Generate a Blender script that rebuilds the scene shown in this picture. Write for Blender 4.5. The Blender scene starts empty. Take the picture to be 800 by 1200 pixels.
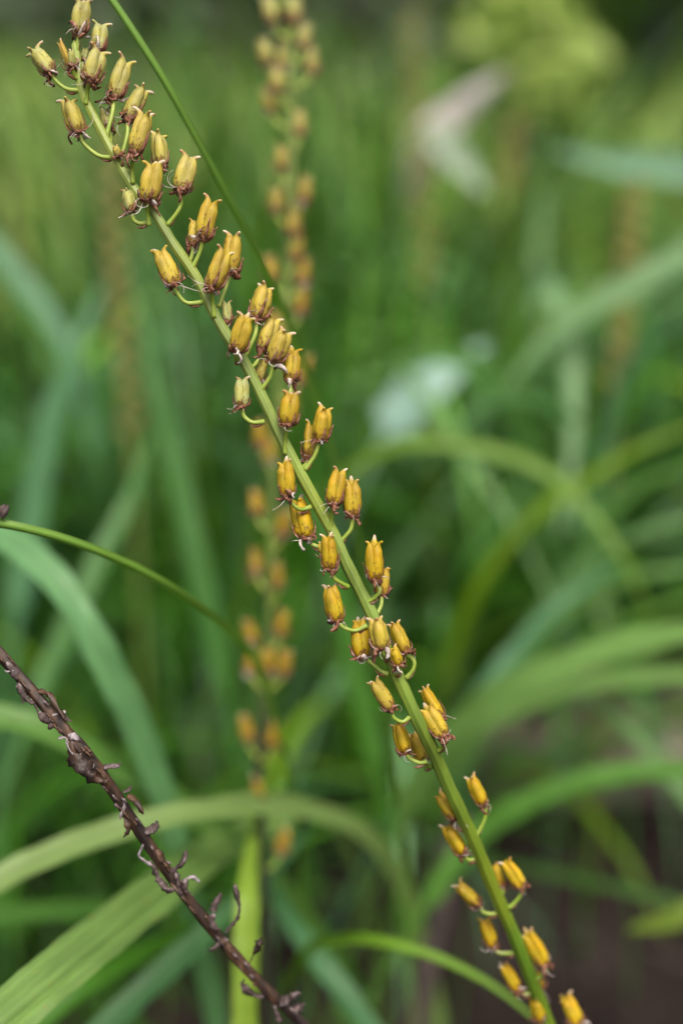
import bpy, math, random
from mathutils import Vector, Matrix, Quaternion, noise
R = math.radians
rng = random.Random(7)
sc = bpy.context.scene
C = bpy.data.collections.new('meadow')
sc.collection.children.link(C)

# ------------------------------------------------------------------ camera
CAM_H, PITCH, FOC = 0.45, R(20), 55.0
FD = 0.2444                                  # focus distance (m): the seed stalk
cam_d = bpy.data.cameras.new('camera')
cam = bpy.data.objects.new('camera', cam_d)
sc.collection.objects.link(cam)
cam.location = (0, 0, CAM_H)
cam.rotation_euler = (R(90) - PITCH, 0, 0)
cam_d.lens = FOC
cam_d.sensor_width = 36
cam_d.clip_start, cam_d.clip_end = 0.01, 500
cam_d.dof.use_dof = True
cam_d.dof.focus_distance = FD
cam_d.dof.aperture_fstop = 7.2
cam_d.dof.aperture_blades = 0
sc.camera = cam

# ------------------------------------------------------------------ light
SUN_EL, SUN_ROT = R(62), R(165)
w = bpy.data.worlds.new('World')
sc.world = w
w.use_nodes = True
nt = w.node_tree
sky = nt.nodes.new('ShaderNodeTexSky')
sky.sky_type = 'NISHITA'
sky.sun_disc = False
sky.sun_elevation = SUN_EL
sky.sun_rotation = SUN_ROT
sky.dust_density = 8.0
sky.air_density = 1.0
sky.ozone_density = 1.0
bg = nt.nodes['Background']
bg.inputs['Strength'].default_value = 0.11
nt.links.new(sky.outputs[0], bg.inputs[0])
sun_d = bpy.data.lights.new('sun', 'SUN')
sun_d.energy = 1.5
sun_d.angle = R(30)
sun_d.color = (1.0, 0.96, 0.9)
sun = bpy.data.objects.new('sun', sun_d)
sc.collection.objects.link(sun)
# nishita: sun_rotation measured from +Y towards +X
sd = Vector((math.sin(SUN_ROT) * math.cos(SUN_EL), math.cos(SUN_ROT) * math.cos(SUN_EL), math.sin(SUN_EL)))
sun.rotation_euler = sd.to_track_quat('Z', 'Y').to_euler()
sc.view_settings.view_transform = 'Standard'
sc.view_settings.look = 'None'
sc.view_settings.exposure = 0.70
sc.view_settings.gamma = 1.0
sc.cycles.use_denoising = True
sc.cycles.max_bounces = 6
sc.cycles.transparent_max_bounces = 4

# ------------------------------------------------------------------ helpers
SP, CP = math.sin(PITCH), math.cos(PITCH)
RIGHT, UP, FWD = Vector((1, 0, 0)), Vector((0, SP, CP)), Vector((0, CP, -SP))
CAM = Vector((0, 0, CAM_H))
K = 36 / FOC / 1200


def P(px, py, d):
    """place of something seen at (px, py) of the 800x1200 photograph, d metres away"""
    return CAM + RIGHT * ((px - 400) * K * d) + UP * (-(py - 600) * K * d) + FWD * d


def spline(pts, n):
    """Catmull-Rom through pts, n samples; pts may be tuples of any length"""
    m = len(pts)
    out = []
    for i in range(n):
        u = i / (n - 1) * (m - 1)
        k = min(int(u), m - 2)
        t = u - k
        p0, p1, p2, p3 = pts[max(k - 1, 0)], pts[k], pts[k + 1], pts[min(k + 2, m - 1)]
        out.append(tuple(0.5 * (2 * b + (c - a) * t + (2 * a - 5 * b + 4 * c - d) * t * t + (3 * b - a - 3 * c + d) * t ** 3)
                         for a, b, c, d in zip(p0, p1, p2, p3)))
    return out


def vspline(pts, n):
    return [Vector(p) for p in spline([tuple(p) for p in pts], n)]


class MB:
    def __init__(self):
        self.v, self.f, self.uv, self.mi = [], [], [], []

    def tube(self, pts, rad, sides=6, mi=0, ribs=0, rib=0.0, cap=True, twist=0.0):
        n = len(pts)
        base = len(self.v)
        t0 = (pts[1] - pts[0]).normalized()
        up = t0.orthogonal().normalized()
        for i, p in enumerate(pts):
            t = (pts[min(i + 1, n - 1)] - pts[max(i - 1, 0)]).normalized()
            up = (up - t * up.dot(t)).normalized()
            bi = t.cross(up)
            r = rad[i] if hasattr(rad, '__len__') else rad
            for s in range(sides):
                a = 2 * math.pi * s / sides + twist * i
                rr = r * (1 + rib * math.cos(ribs * 2 * math.pi * s / sides)) if ribs else r
                self.v.append(p + up * (math.cos(a) * rr) + bi * (math.sin(a) * rr))
        for i in range(n - 1):
            for s in range(sides):
                a, b = base + i * sides + s, base + i * sides + (s + 1) % sides
                self.f.append((a, b, b + sides, a + sides))
                self.mi.append(mi)
        if cap:
            self.f.append(tuple(base + s for s in reversed(range(sides)))); self.mi.append(mi)
            self.f.append(tuple(base + (n - 1) * sides + s for s in range(sides))); self.mi.append(mi)

    def strip(self, pts, widths, side, fold=0.15, across=5, mi=0, wave=0.0, seed=0, keel=0.0):
        """a leaf blade: pts = midline, side = list of vectors across the blade"""
        n = len(pts)
        base = len(self.v)
        for i, p in enumerate(pts):
            t = (pts[min(i + 1, n - 1)] - pts[max(i - 1, 0)]).normalized()
            s = side[i] if isinstance(side, list) else side
            s = (s - t * s.dot(t)).normalized()
            nn = t.cross(s)
            for k in range(across):
                x = k / (across - 1) * 2 - 1
                h = (abs(x) ** 1.3) * fold * widths[i]
                if keel: h -= keel * widths[i] * (math.exp(-((x - .28) / .10) ** 2) - .5 * math.exp(-((x + .5) / .08) ** 2) - .4 * math.exp(-((x - .62) / .08) ** 2))
                wv = wave * widths[i] * math.sin(i * 0.9 + seed + x * 1.5) * x
                self.v.append(p + s * (x * widths[i] * 0.5) + nn * (h + wv))
        for i in range(n - 1):
            for k in range(across - 1):
                a = base + i * across + k
                self.f.append((a, a + 1, a + across + 1, a + across))
                self.mi.append(mi)
                u0, u1 = k / (across - 1), (k + 1) / (across - 1)
                v0, v1 = i / (n - 1), (i + 1) / (n - 1)
                self.uv.append(((u0, v0), (u1, v0), (u1, v1), (u0, v1)))

    def mesh(self, name, mats, flat=False):
        me = bpy.data.meshes.new(name)
        me.from_pydata([tuple(v) for v in self.v], [], self.f)
        for m in (mats if isinstance(mats, (list, tuple)) else [mats]):
            me.materials.append(m)
        me.polygons.foreach_set('material_index', self.mi)
        if not flat:
            me.polygons.foreach_set('use_smooth', [True] * len(self.f))
        if self.uv:
            l = me.uv_layers.new(name='UVMap')
            l.data.foreach_set('uv', [c for q in self.uv for p in q for c in p])
        me.update()
        return me


def obj(name, me, parent=None, loc=(0, 0, 0), rot=None, scale=None, color=None):
    o = bpy.data.objects.new(name, me)
    C.objects.link(o)
    o.location = loc
    if rot is not None:
        o.rotation_mode = 'QUATERNION'
        o.rotation_quaternion = rot
    if scale is not None:
        o.scale = (scale, scale, scale) if not hasattr(scale, '__len__') else scale
    if parent is not None:
        o.parent = parent
    if color is not None:
        o.color = (*color, 1)
    return o


def tag(o, label, cat, group=None, kind=None):
    o['label'] = label
    o['category'] = cat
    if group: o['group'] = group
    if kind: o['kind'] = kind
    return o


def thing(name, label, cat, loc, group=None):
    return tag(obj(name, None, loc=loc), label, cat, group)


# ------------------------------------------------------------------ materials
class NT:
    def __init__(self, name):
        self.m = bpy.data.materials.new(name)
        self.m.use_nodes = True
        self.t = self.m.node_tree
        self.b = self.t.nodes['Principled BSDF']

    def n(self, kind, **kw):
        nd = self.t.nodes.new(kind)
        for k, v in kw.items():
            if k in nd.inputs: nd.inputs[k].default_value = v
            else: setattr(nd, k, v)
        return nd

    def l(self, a, b):
        self.t.links.new(a, b)

    def noise(self, coord, scale, detail=3.0, stretch=None, rough=0.55):
        if stretch:
            mp = self.n('ShaderNodeMapping')
            mp.inputs['Scale'].default_value = stretch
            self.l(coord, mp.inputs['Vector'])
            coord = mp.outputs[0]
        nz = self.n('ShaderNodeTexNoise', Scale=scale, Detail=detail, Roughness=rough)
        self.l(coord, nz.inputs['Vector'])
        return nz.outputs['Fac']

    def ramp(self, fac, stops):
        r = self.n('ShaderNodeValToRGB')
        e = r.color_ramp.elements
        while len(e) < len(stops): e.new(0.5)
        for i, (p, c) in enumerate(stops):
            e[i].position = p
            e[i].color = (*c, 1) if hasattr(c, '__len__') else (c, c, c, 1)
        self.l(fac, r.inputs[0])
        return r.outputs[0]

    def mix(self, fac, a, b, mode='MIX'):
        m = self.n('ShaderNodeMix', data_type='RGBA', blend_type=mode)
        for sock, v in ((m.inputs[0], fac), (m.inputs[6], a), (m.inputs[7], b)):
            if hasattr(v, 'is_linked'): self.l(v, sock)
            elif hasattr(v, '__len__'): sock.default_value = (*v, 1)
            else: sock.default_value = v
        return m.outputs[2]

    def bump(self, h, strength, dist):
        b = self.n('ShaderNodeBump', Strength=strength, Distance=dist)
        self.l(h, b.inputs['Height'])
        self.l(b.outputs[0], self.b.inputs['Normal'])


def mat_leaf(name='leaf_green', spots=False, trans=.28):
    k = NT(name)
    oi = k.n('ShaderNodeObjectInfo')
    uv = k.n('ShaderNodeTexCoord')
    veins = k.noise(uv.outputs['UV'], 1.0, 2.0, (11, 0.5, 1))
    veinc = k.ramp(veins, [(0.3, 0.66), (0.7, 1.25)])
    blot = k.ramp(k.noise(uv.outputs['UV'], 2.2, 3.0, (1.5, 4, 1)), [(0.3, 0.8), (0.75, 1.18)])
    c = k.mix(1.0, oi.outputs['Color'], veinc, 'MULTIPLY')
    c = k.mix(1.0, c, blot, 'MULTIPLY')
    if spots:
        sp = k.ramp(k.noise(uv.outputs['UV'], 2.3, 2.0, (5, 15, 1)), [(0.66, 0.0), (0.74, 1.0)])
        c = k.mix(sp, c, (0.30, 0.13, 0.02))
    k.l(c, k.b.inputs['Base Color'])
    k.b.inputs['Roughness'].default_value = 0.45
    k.b.inputs['Specular IOR Level'].default_value = 0.32
    k.bump(veins, 0.25, 0.0004)
    tr = k.n('ShaderNodeBsdfTranslucent')
    k.l(k.mix(1.0, c, (1.0, 1.35, 0.22), 'MULTIPLY'), tr.inputs['Color'])
    ms = k.n('ShaderNodeMixShader')
    ms.inputs[0].default_value = trans
    k.l(k.b.outputs[0], ms.inputs[1])
    k.l(tr.outputs[0], ms.inputs[2])
    k.l(ms.outputs[0], k.t.nodes['Material Output'].inputs['Surface'])
    return k.m


def mat_capsule():
    k = NT('ripe_capsule')
    oi = k.n('ShaderNodeObjectInfo')
    tc = k.n('ShaderNodeTexCoord')
    n1 = k.noise(tc.outputs['Object'], 900, 3.0, (1, 1, 0.3))
    n2 = k.noise(tc.outputs['Object'], 380, 2.0)
    c = k.mix(k.ramp(n2, [(0.38, 0.0), (0.68, 0.75)]), oi.outputs['Color'], (0.42, 0.36, 0.015))
    c = k.mix(1.0, c, k.ramp(n1, [(0.25, 0.6), (0.7, 1.18)]), 'MULTIPLY')
    n3 = k.noise(tc.outputs['Object'], 1500, 2.0)
    sep = k.n('ShaderNodeSeparateXYZ')
    k.l(tc.outputs['Generated'], sep.inputs[0])
    low = k.ramp(sep.outputs['Z'], [(0.05, 0.55), (0.5, 0.0)])
    sp = k.n('ShaderNodeMath', operation='ADD')
    k.l(n3, sp.inputs[0]); 
    lowm = k.n('ShaderNodeMath', operation='MULTIPLY'); k.l(low, lowm.inputs[0]); lowm.inputs[1].default_value = 0.3
    k.l(lowm.outputs[0], sp.inputs[1])
    c = k.mix(k.ramp(sp.outputs[0], [(0.62, 0.0), (0.74, 0.85)]), c, (0.16, 0.065, 0.02))
    tip = k.ramp(sep.outputs['Z'], [(0.87, 0.0), (0.97, 1.0)])
    c = k.mix(tip, c, k.ramp(n2, [(0.4, (0.38, 0.22, 0.10)), (0.62, (0.62, 0.55, 0.45))]))
    k.l(c, k.b.inputs['Base Color'])
    k.b.inputs['Roughness'].default_value = 0.55
    k.b.inputs['Specular IOR Level'].default_value = 0.35
    k.b.inputs['Subsurface Weight'].default_value = 0.25
    k.b.inputs['Subsurface Radius'].default_value = (0.0012, 0.0007, 0.0002)
    k.b.inputs['Subsurface Scale'].default_value = 1.0
    k.bump(n1, 0.35, 0.0003)
    return k.m


def mat_noise(name, stops, scale, stretch=None, rough=0.7, bump=0.3, dist=0.0002, detail=4, sss=0.0, spec=.5):
    k = NT(name)
    tc = k.n('ShaderNodeTexCoord')
    n1 = k.noise(tc.outputs['Object'], scale, detail, stretch)
    k.l(k.ramp(n1, stops), k.b.inputs['Base Color'])
    k.b.inputs['Roughness'].default_value = rough
    k.b.inputs['Specular IOR Level'].default_value = spec
    if bump: k.bump(n1, bump, dist)
    if sss:
        k.b.inputs['Subsurface Weight'].default_value = sss
        k.b.inputs['Subsurface Radius'].default_value = (0.001, 0.001, 0.0003)
        k.b.inputs['Subsurface Scale'].default_value = 1.0
    return k.m


def mat_stem():
    k = NT('green_stem')
    tc = k.n('ShaderNodeTexCoord')
    n1 = k.noise(tc.outputs['Object'], 260, 3.0, (1, 1, 0.25))
    n2 = k.noise(tc.outputs['Object'], 40, 2.0)
    n3 = k.noise(tc.outputs['Object'], 1800, 2.0)
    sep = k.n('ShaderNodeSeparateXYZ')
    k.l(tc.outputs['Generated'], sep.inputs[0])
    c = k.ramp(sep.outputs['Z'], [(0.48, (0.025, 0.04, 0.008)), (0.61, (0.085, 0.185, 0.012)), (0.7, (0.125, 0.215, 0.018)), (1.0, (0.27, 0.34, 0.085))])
    c = k.mix(1.0, c, k.ramp(n1, [(0.3, 0.7), (0.7, 1.25)]), 'MULTIPLY')
    c = k.mix(k.ramp(n2, [(0.45, 0.0), (0.75, 0.5)]), c, (0.30, 0.35, 0.02))
    c = k.mix(k.ramp(n3, [(0.70, 0.0), (0.78, 0.8)]), c, (0.10, 0.06, 0.02))
    k.l(c, k.b.inputs['Base Color'])
    k.b.inputs['Roughness'].default_value = 0.45
    k.b.inputs['Subsurface Weight'].default_value = 0.15
    k.b.inputs['Subsurface Radius'].default_value = (0.001, 0.0012, 0.0003)
    k.b.inputs['Subsurface Scale'].default_value = 1.0
    k.bump(n1, 0.4, 0.0003)
    return k.m


def mat_stemback():
    k = NT('stem_silhouette_foot')
    tc = k.n('ShaderNodeTexCoord')
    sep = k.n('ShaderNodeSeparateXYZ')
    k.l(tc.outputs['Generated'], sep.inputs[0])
    c = k.ramp(sep.outputs['Z'], [(0.60, (.018, .022, .010)), (0.68, (.10, .16, .02)), (1.0, (.17, .23, .05))])  # darker brown-green foot, its silhouette darkness painted into the colour
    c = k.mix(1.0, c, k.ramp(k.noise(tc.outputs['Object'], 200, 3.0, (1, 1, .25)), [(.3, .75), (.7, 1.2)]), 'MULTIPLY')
    k.l(c, k.b.inputs['Base Color'])
    k.b.inputs['Roughness'].default_value = .5
    return k.m


M_leaf = mat_leaf()
M_leafspot = mat_leaf('leaf_green_with_rust', True, .18)
M_glint = mat_leaf('leaf_pale_glint', False, .05)
M_caps = mat_capsule()
M_stem = mat_stem()
M_pedi = mat_noise('pedicel_green', [(0.3, (0.17, 0.28, 0.02)), (0.7, (0.32, 0.40, 0.07))], 500, None, 0.45, 0.2, 0.0002, 3, 0.15)
M_with = mat_noise('withered_brown', [(0.3, (0.07, 0.022, 0.012)), (0.5, (0.20, 0.075, 0.035)), (0.72, (0.36, 0.22, 0.17))], 1100, None, 0.75, 0.5, 0.0002)
M_fila = mat_noise('bleached_filament', [(0.3, (0.35, 0.26, 0.2)), (0.6, (0.66, 0.6, 0.55))], 900, None, 0.6, 0)
M_grey = mat_noise('weathered_grey', [(0.3, (0.14, 0.11, 0.11)), (0.7, (0.42, 0.37, 0.38))], 900, None, 0.6, 0)
M_dead = mat_noise('dead_stalk_brown', [(0.28, (0.016, 0.010, 0.010)), (0.46, (0.032, 0.018, 0.012)), (0.63, (0.10, 0.05, 0.024)), (0.8, (0.30, 0.24, 0.24))], 420, (1, 1, 0.22), 0.55, 0.8, 0.0005)
M_scrap = mat_noise('dead_scrap', [(0.3, (0.025, 0.016, 0.014)), (0.55, (0.085, 0.055, 0.05)), (0.78, (0.38, 0.32, 0.33))], 600, None, 0.7, 0.5, 0.0003)
M_soil = mat_noise('soil', [(0.25, (0.008, 0.006, 0.005)), (0.5, (0.022, 0.016, 0.014)), (0.75, (0.045, 0.034, 0.031))], 9, None, 0.9, 0.8, 0.01, 8, 0, .05)
M_stone = mat_noise('stone', [(0.3, (0.16, 0.115, 0.10)), (0.7, (0.29, 0.22, 0.19))], 30, None, 0.8, 0.5, 0.003, 6)
M_litter = mat_noise('leaf_litter', [(0.3, (0.02, 0.014, 0.012)), (0.6, (0.07, 0.05, 0.04)), (0.8, (0.17, 0.14, 0.12))], 60, None, 0.85, 0)
M_straw = mat_noise('dry_straw', [(0.3, (0.40, 0.35, 0.30)), (0.7, (0.66, 0.6, 0.56))], 60, (1, 1, 0.2), 0.5, 0)
M_bark = mat_noise('bark', [(0.3, (0.10, 0.09, 0.085)), (0.7, (0.26, 0.25, 0.26))], 14, (1, 1, 0.2), 0.85, 0.6, 0.01, 6)

M_stemback = mat_stemback()
M_stemdim = mat_noise('stem_dull_green', [(0.3, (.07, .12, .015)), (0.7, (.14, .19, .03))], 60, (1, 1, .2), .5, 0)  # duller green for the far stalk stems
M_pale = mat_noise('bleached_leaf', [(0.3, (0.62, 0.54, 0.52)), (0.7, (0.80, 0.74, 0.72))], 60, None, 0.5, 0)

# ------------------------------------------------------------------ ground
def build_ground():
    def axis(lo, hi, n, far):
        a = [lo + (hi - lo) * i / n for i in range(n + 1)]
        return [-far, -far / 4, -far / 20] + a + [far / 20, far / 4, far] if lo > -far / 20 else a
    xs = [-150, -40, -12, -5] + [-2.5 + 5.0 * i / 90 for i in range(91)] + [5, 12, 40, 150]
    ys = [-150, -40, -8, -2] + [-0.6 + 5.0 * i / 90 for i in range(91)] + [6, 12, 40, 150]
    m = MB()
    for y in ys:
        for x in xs:
            inner = max(0.0, 1 - max(0, math.hypot(x, y - 1.5) - 2) / 3)
            z = 0.028 * inner * (noise.noise(Vector((x * 5, y * 5, 0))) + 0.5 * noise.noise(Vector((x * 15, y * 15, 4))))
            m.v.append(Vector((x, y, z)))
    nx = len(xs)
    for j in range(len(ys) - 1):
        for i in range(nx - 1):
            a = j * nx + i
            m.f.append((a, a + 1, a + nx + 1, a + nx)); m.mi.append(0)
    o = obj('ground', m.mesh('ground', M_soil))
    o['kind'] = 'structure'
    o['label'] = 'dark brown bare soil showing through the leaves'


build_ground()


def gz(x, y):
    return 0.028 * (noise.noise(Vector((x * 5, y * 5, 0))) + 0.5 * noise.noise(Vector((x * 15, y * 15, 4))))


# ------------------------------------------------------------------ seed stalks
def lobe_capsule(L, W, openness, r, rings=15, sides=10):
    """a three-lobed capsule along +Z with three curled beaks"""
    m = MB()
    sp = r.uniform(0, 6.28)
    wob = r.uniform(-0.16, 0.16)
    dry = r.uniform(.55, 1) if r.random() < .2 else 1.0
    for k in range(3):
        a = sp + 2.0944 * k + r.uniform(-0.12, 0.12)
        d = Vector((math.cos(a), math.sin(a), 0))
        bl = r.uniform(0.9, 1.06)
        op = openness * r.uniform(0.65, 1.3)
        prof = [(0.00, .05, .17), (.04, .09, .255), (.12, .14, .305), (.28, .168, .33), (.46, .178, .325), (.63, .19, .30),
                (.76, .20, .25), (.85, .215 + .02 * op, .185), (.915, .235 + .07 * op, .118),
                (.955, .255 + .15 * op, .084), (.98, .28 + .24 * op, .07), (.98, .30 + .31 * op, .056)]
        s = spline(prof, rings)
        pts, rad = [], []
        for z, off, ra in s:
            zz = z * (bl if z > .7 else 1) * L
            pts.append(d * (off * W) + Vector((wob * z * z * W, 0, zz)))
            rad.append(ra * W * (1 - (1 - dry) * (1 - z) * .3) * (1 + .05 * math.sin(z * 17 + sp * 3 + k)))
        m.tube(pts, rad, sides)
    return m


def withered(L, W, r, n=7, fil=3, big=1.0):
    """brown curled remains of the flower round the base of a capsule"""
    m = MB()
    m.tube([Vector((0, 0, -.13 * L)), Vector((0, 0, -.08 * L)), Vector((r.uniform(-.03, .03) * W, 0, -.01 * L)), Vector((0, 0, .06 * L))],
           [.12 * W, .27 * W, .33 * W, .22 * W], 8, 0, 4, 0.18)
    for i in range(n + fil + 5):
        f = n <= i < n + fil
        hug = i >= n + fil
        a = 6.283 * i / n + r.uniform(-.5, .5)
        d = Vector((math.cos(a), math.sin(a), 0))
        if hug:                                    # dried strips pressed against the side of the capsule
            ln = r.uniform(.25, .55) * L
            pts = [d * ((.30 + .22 * math.sin(min(1, q * 2.2) * 1.57)) * W) + Vector((0, 0, -.03 * L + q * ln)) for q in (0, .25, .5, .75, 1)]
            pts[-1] += d * r.uniform(0, .12) * W
            m.tube(pts, [q * W for q in (.07, .06, .045, .03, .02)], 6, 0, 2, .45)
            continue
        p = d * (.2 * W) + Vector((0, 0, r.uniform(-.13, .02) * L))
        v = (d * r.uniform(.5, 1.2) + Vector((0, 0, r.uniform(-.9, .6)))).normalized()
        ax = Vector((r.uniform(-1, 1), r.uniform(-1, 1), r.uniform(-1, 1))).normalized()
        ln = r.uniform(.2, .58) * W * big * (1.4 if f else 1)
        ns = 8
        curl = r.choice((-1, 1)) * r.uniform(.15, .7)
        pts = [p]
        for s in range(ns):
            v = Quaternion(ax, curl) @ v
            p = p + v * (ln / ns * 1.3)
            pts.append(p)
        r0 = (.022 if f else r.uniform(.06, .13)) * W
        m.tube(pts, [r0 * (1 - .6 * s / ns) * r.uniform(.7, 1.3) for s in range(ns + 1)], 6, 1 if f or r.random() < .12 else 0, 0 if f else 2, .45, True, .3)
    return m


def curve_pts(S, B, axis, mids, n=11):
    if mids:
        return vspline([S] + mids + [B], n)
    ln = (B - S).length
    out = (B - S)
    out = (out - axis * out.dot(axis) * 0.85).normalized()
    t0, t1 = out * ln * 1.0, axis * ln * 1.0
    pts = []
    for i in range(n):
        t = i / (n - 1)
        pts.append(S * (2 * t ** 3 - 3 * t * t + 1) + t0 * (t ** 3 - 2 * t * t + t) + B * (-2 * t ** 3 + 3 * t * t) + t1 * (t ** 3 - t * t))
    return pts


def root_path(pts, reach=0.10):
    """carry a path that starts above ground on down to the soil"""
    p0 = pts[0]
    d = (pts[0] - pts[1]).normalized()
    h = Vector((d.x, d.y, 0)) * reach
    g = Vector((p0.x + h.x, p0.y + h.y, 0)); g.z = gz(g.x, g.y) - .01
    a = p0 + d * min(p0.z * .4, .08)
    out = []
    for i in range(7):
        t = i / 7
        out.append(g * (1 - t) ** 2 + a * 2 * t * (1 - t) + p0 * t * t)
    return out + list(pts)


class Stalk:
    def __init__(self, name, label, path, rad, dfun, group='flowering stalks gone to seed', mat=None, sides=14):
        """path: (px, py) from top to bottom, dfun(py) -> distance"""
        self.path, self.dfun = path, dfun
        pts = [P(x, y, dfun(y)) for x, y in path]
        pts = vspline(pts, len(path) * 4)
        full = root_path(list(reversed(pts)), 0.05)
        self.base = full[0].copy()
        self.root = thing(name, label, 'seed stalk', self.base, group)
        n = len(full)
        r0, r1 = rad
        rr = [r1 + (r0 - r1) * max(0.0, (i - 6) / (n - 7)) for i in range(n)]
        rr[-1] *= .35
        m = MB()
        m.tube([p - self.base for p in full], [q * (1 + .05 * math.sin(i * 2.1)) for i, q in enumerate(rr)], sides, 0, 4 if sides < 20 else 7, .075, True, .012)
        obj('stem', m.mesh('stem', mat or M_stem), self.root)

    def cap(self, T, B, w, S, z=0.0, mids=None, pale=0.0, openness=.8, tone=None, r=rng, full=True, name='seed_capsule', big=1.0, wn=7):
        d0 = self.dfun(S[1])
        db = d0 - z * .0028
        t_, b_ = P(T[0], T[1], db - z * .0006 + r.uniform(-.0006, .0006)), P(B[0], B[1], db)
        s_ = P(S[0], S[1], d0 - (z * .0006))
        axis = (t_ - b_)
        L = axis.length
        axis.normalize()
        W = w * K * db * r.uniform(.90, 1.04)
        q = axis.to_track_quat('Z', 'Y')
        c0 = (0.46, 0.282, 0.004) if tone is None else tone
        c1 = (0.38, 0.41, 0.16)
        col = tuple(a + (b - a) * pale for a, b in zip(c0, c1))
        v = r.uniform(.88, 1.1)
        col = tuple(a * v for a in col)
        o = obj(name, lobe_capsule(L, W, openness, r).mesh('seed_capsule', M_caps), self.root, b_ - self.base, q, None, col)
        if not full:
            return o
        obj('withered_petals', withered(L, max(W, 18 * K * db), r, wn, 3, big).mesh('withered_petals', [M_with, M_fila]), o)
        ms = [P(x, y, d0 + (db - d0) * (.5 + .3 * i)) for i, (x, y) in enumerate(reversed(mids or []))]
        cp = curve_pts(s_, b_ - axis * .08 * L, axis, ms)
        qi = q.inverted()
        pr = 4.3 * K * db * .5 * 1.15
        m = MB()
        m.tube([qi @ (p - b_) for p in cp], [pr * (1.35 - .35 * min(1, i / 3)) * (1 + .3 * max(0, (i - 8) / 2)) for i in range(len(cp))], 8)
        obj('pedicel', m.mesh('pedicel', M_pedi), o)
        # the small brown bract under the pedicel
        dd = (cp[3] - cp[0]).normalized()
        down = Vector((0, 0, -1))
        p0 = cp[0] + dd * .0004 + down * pr * 1.0
        pts = [p0 + dd * (x * .0019) + down * (.0003 * math.sin(x * 3)) for x in (0, .3, .6, 1)]
        m = MB()
        m.tube([qi @ (p - b_) for p in pts], [pr * .7, pr * .85, pr * .6, pr * .12], 6)
        obj('bract', m.mesh('bract', M_with), o)
        return o


def d_main(y):
    return FD + (0 if y < 820 else (y - 820) * .000085) + .0000 * y


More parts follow.
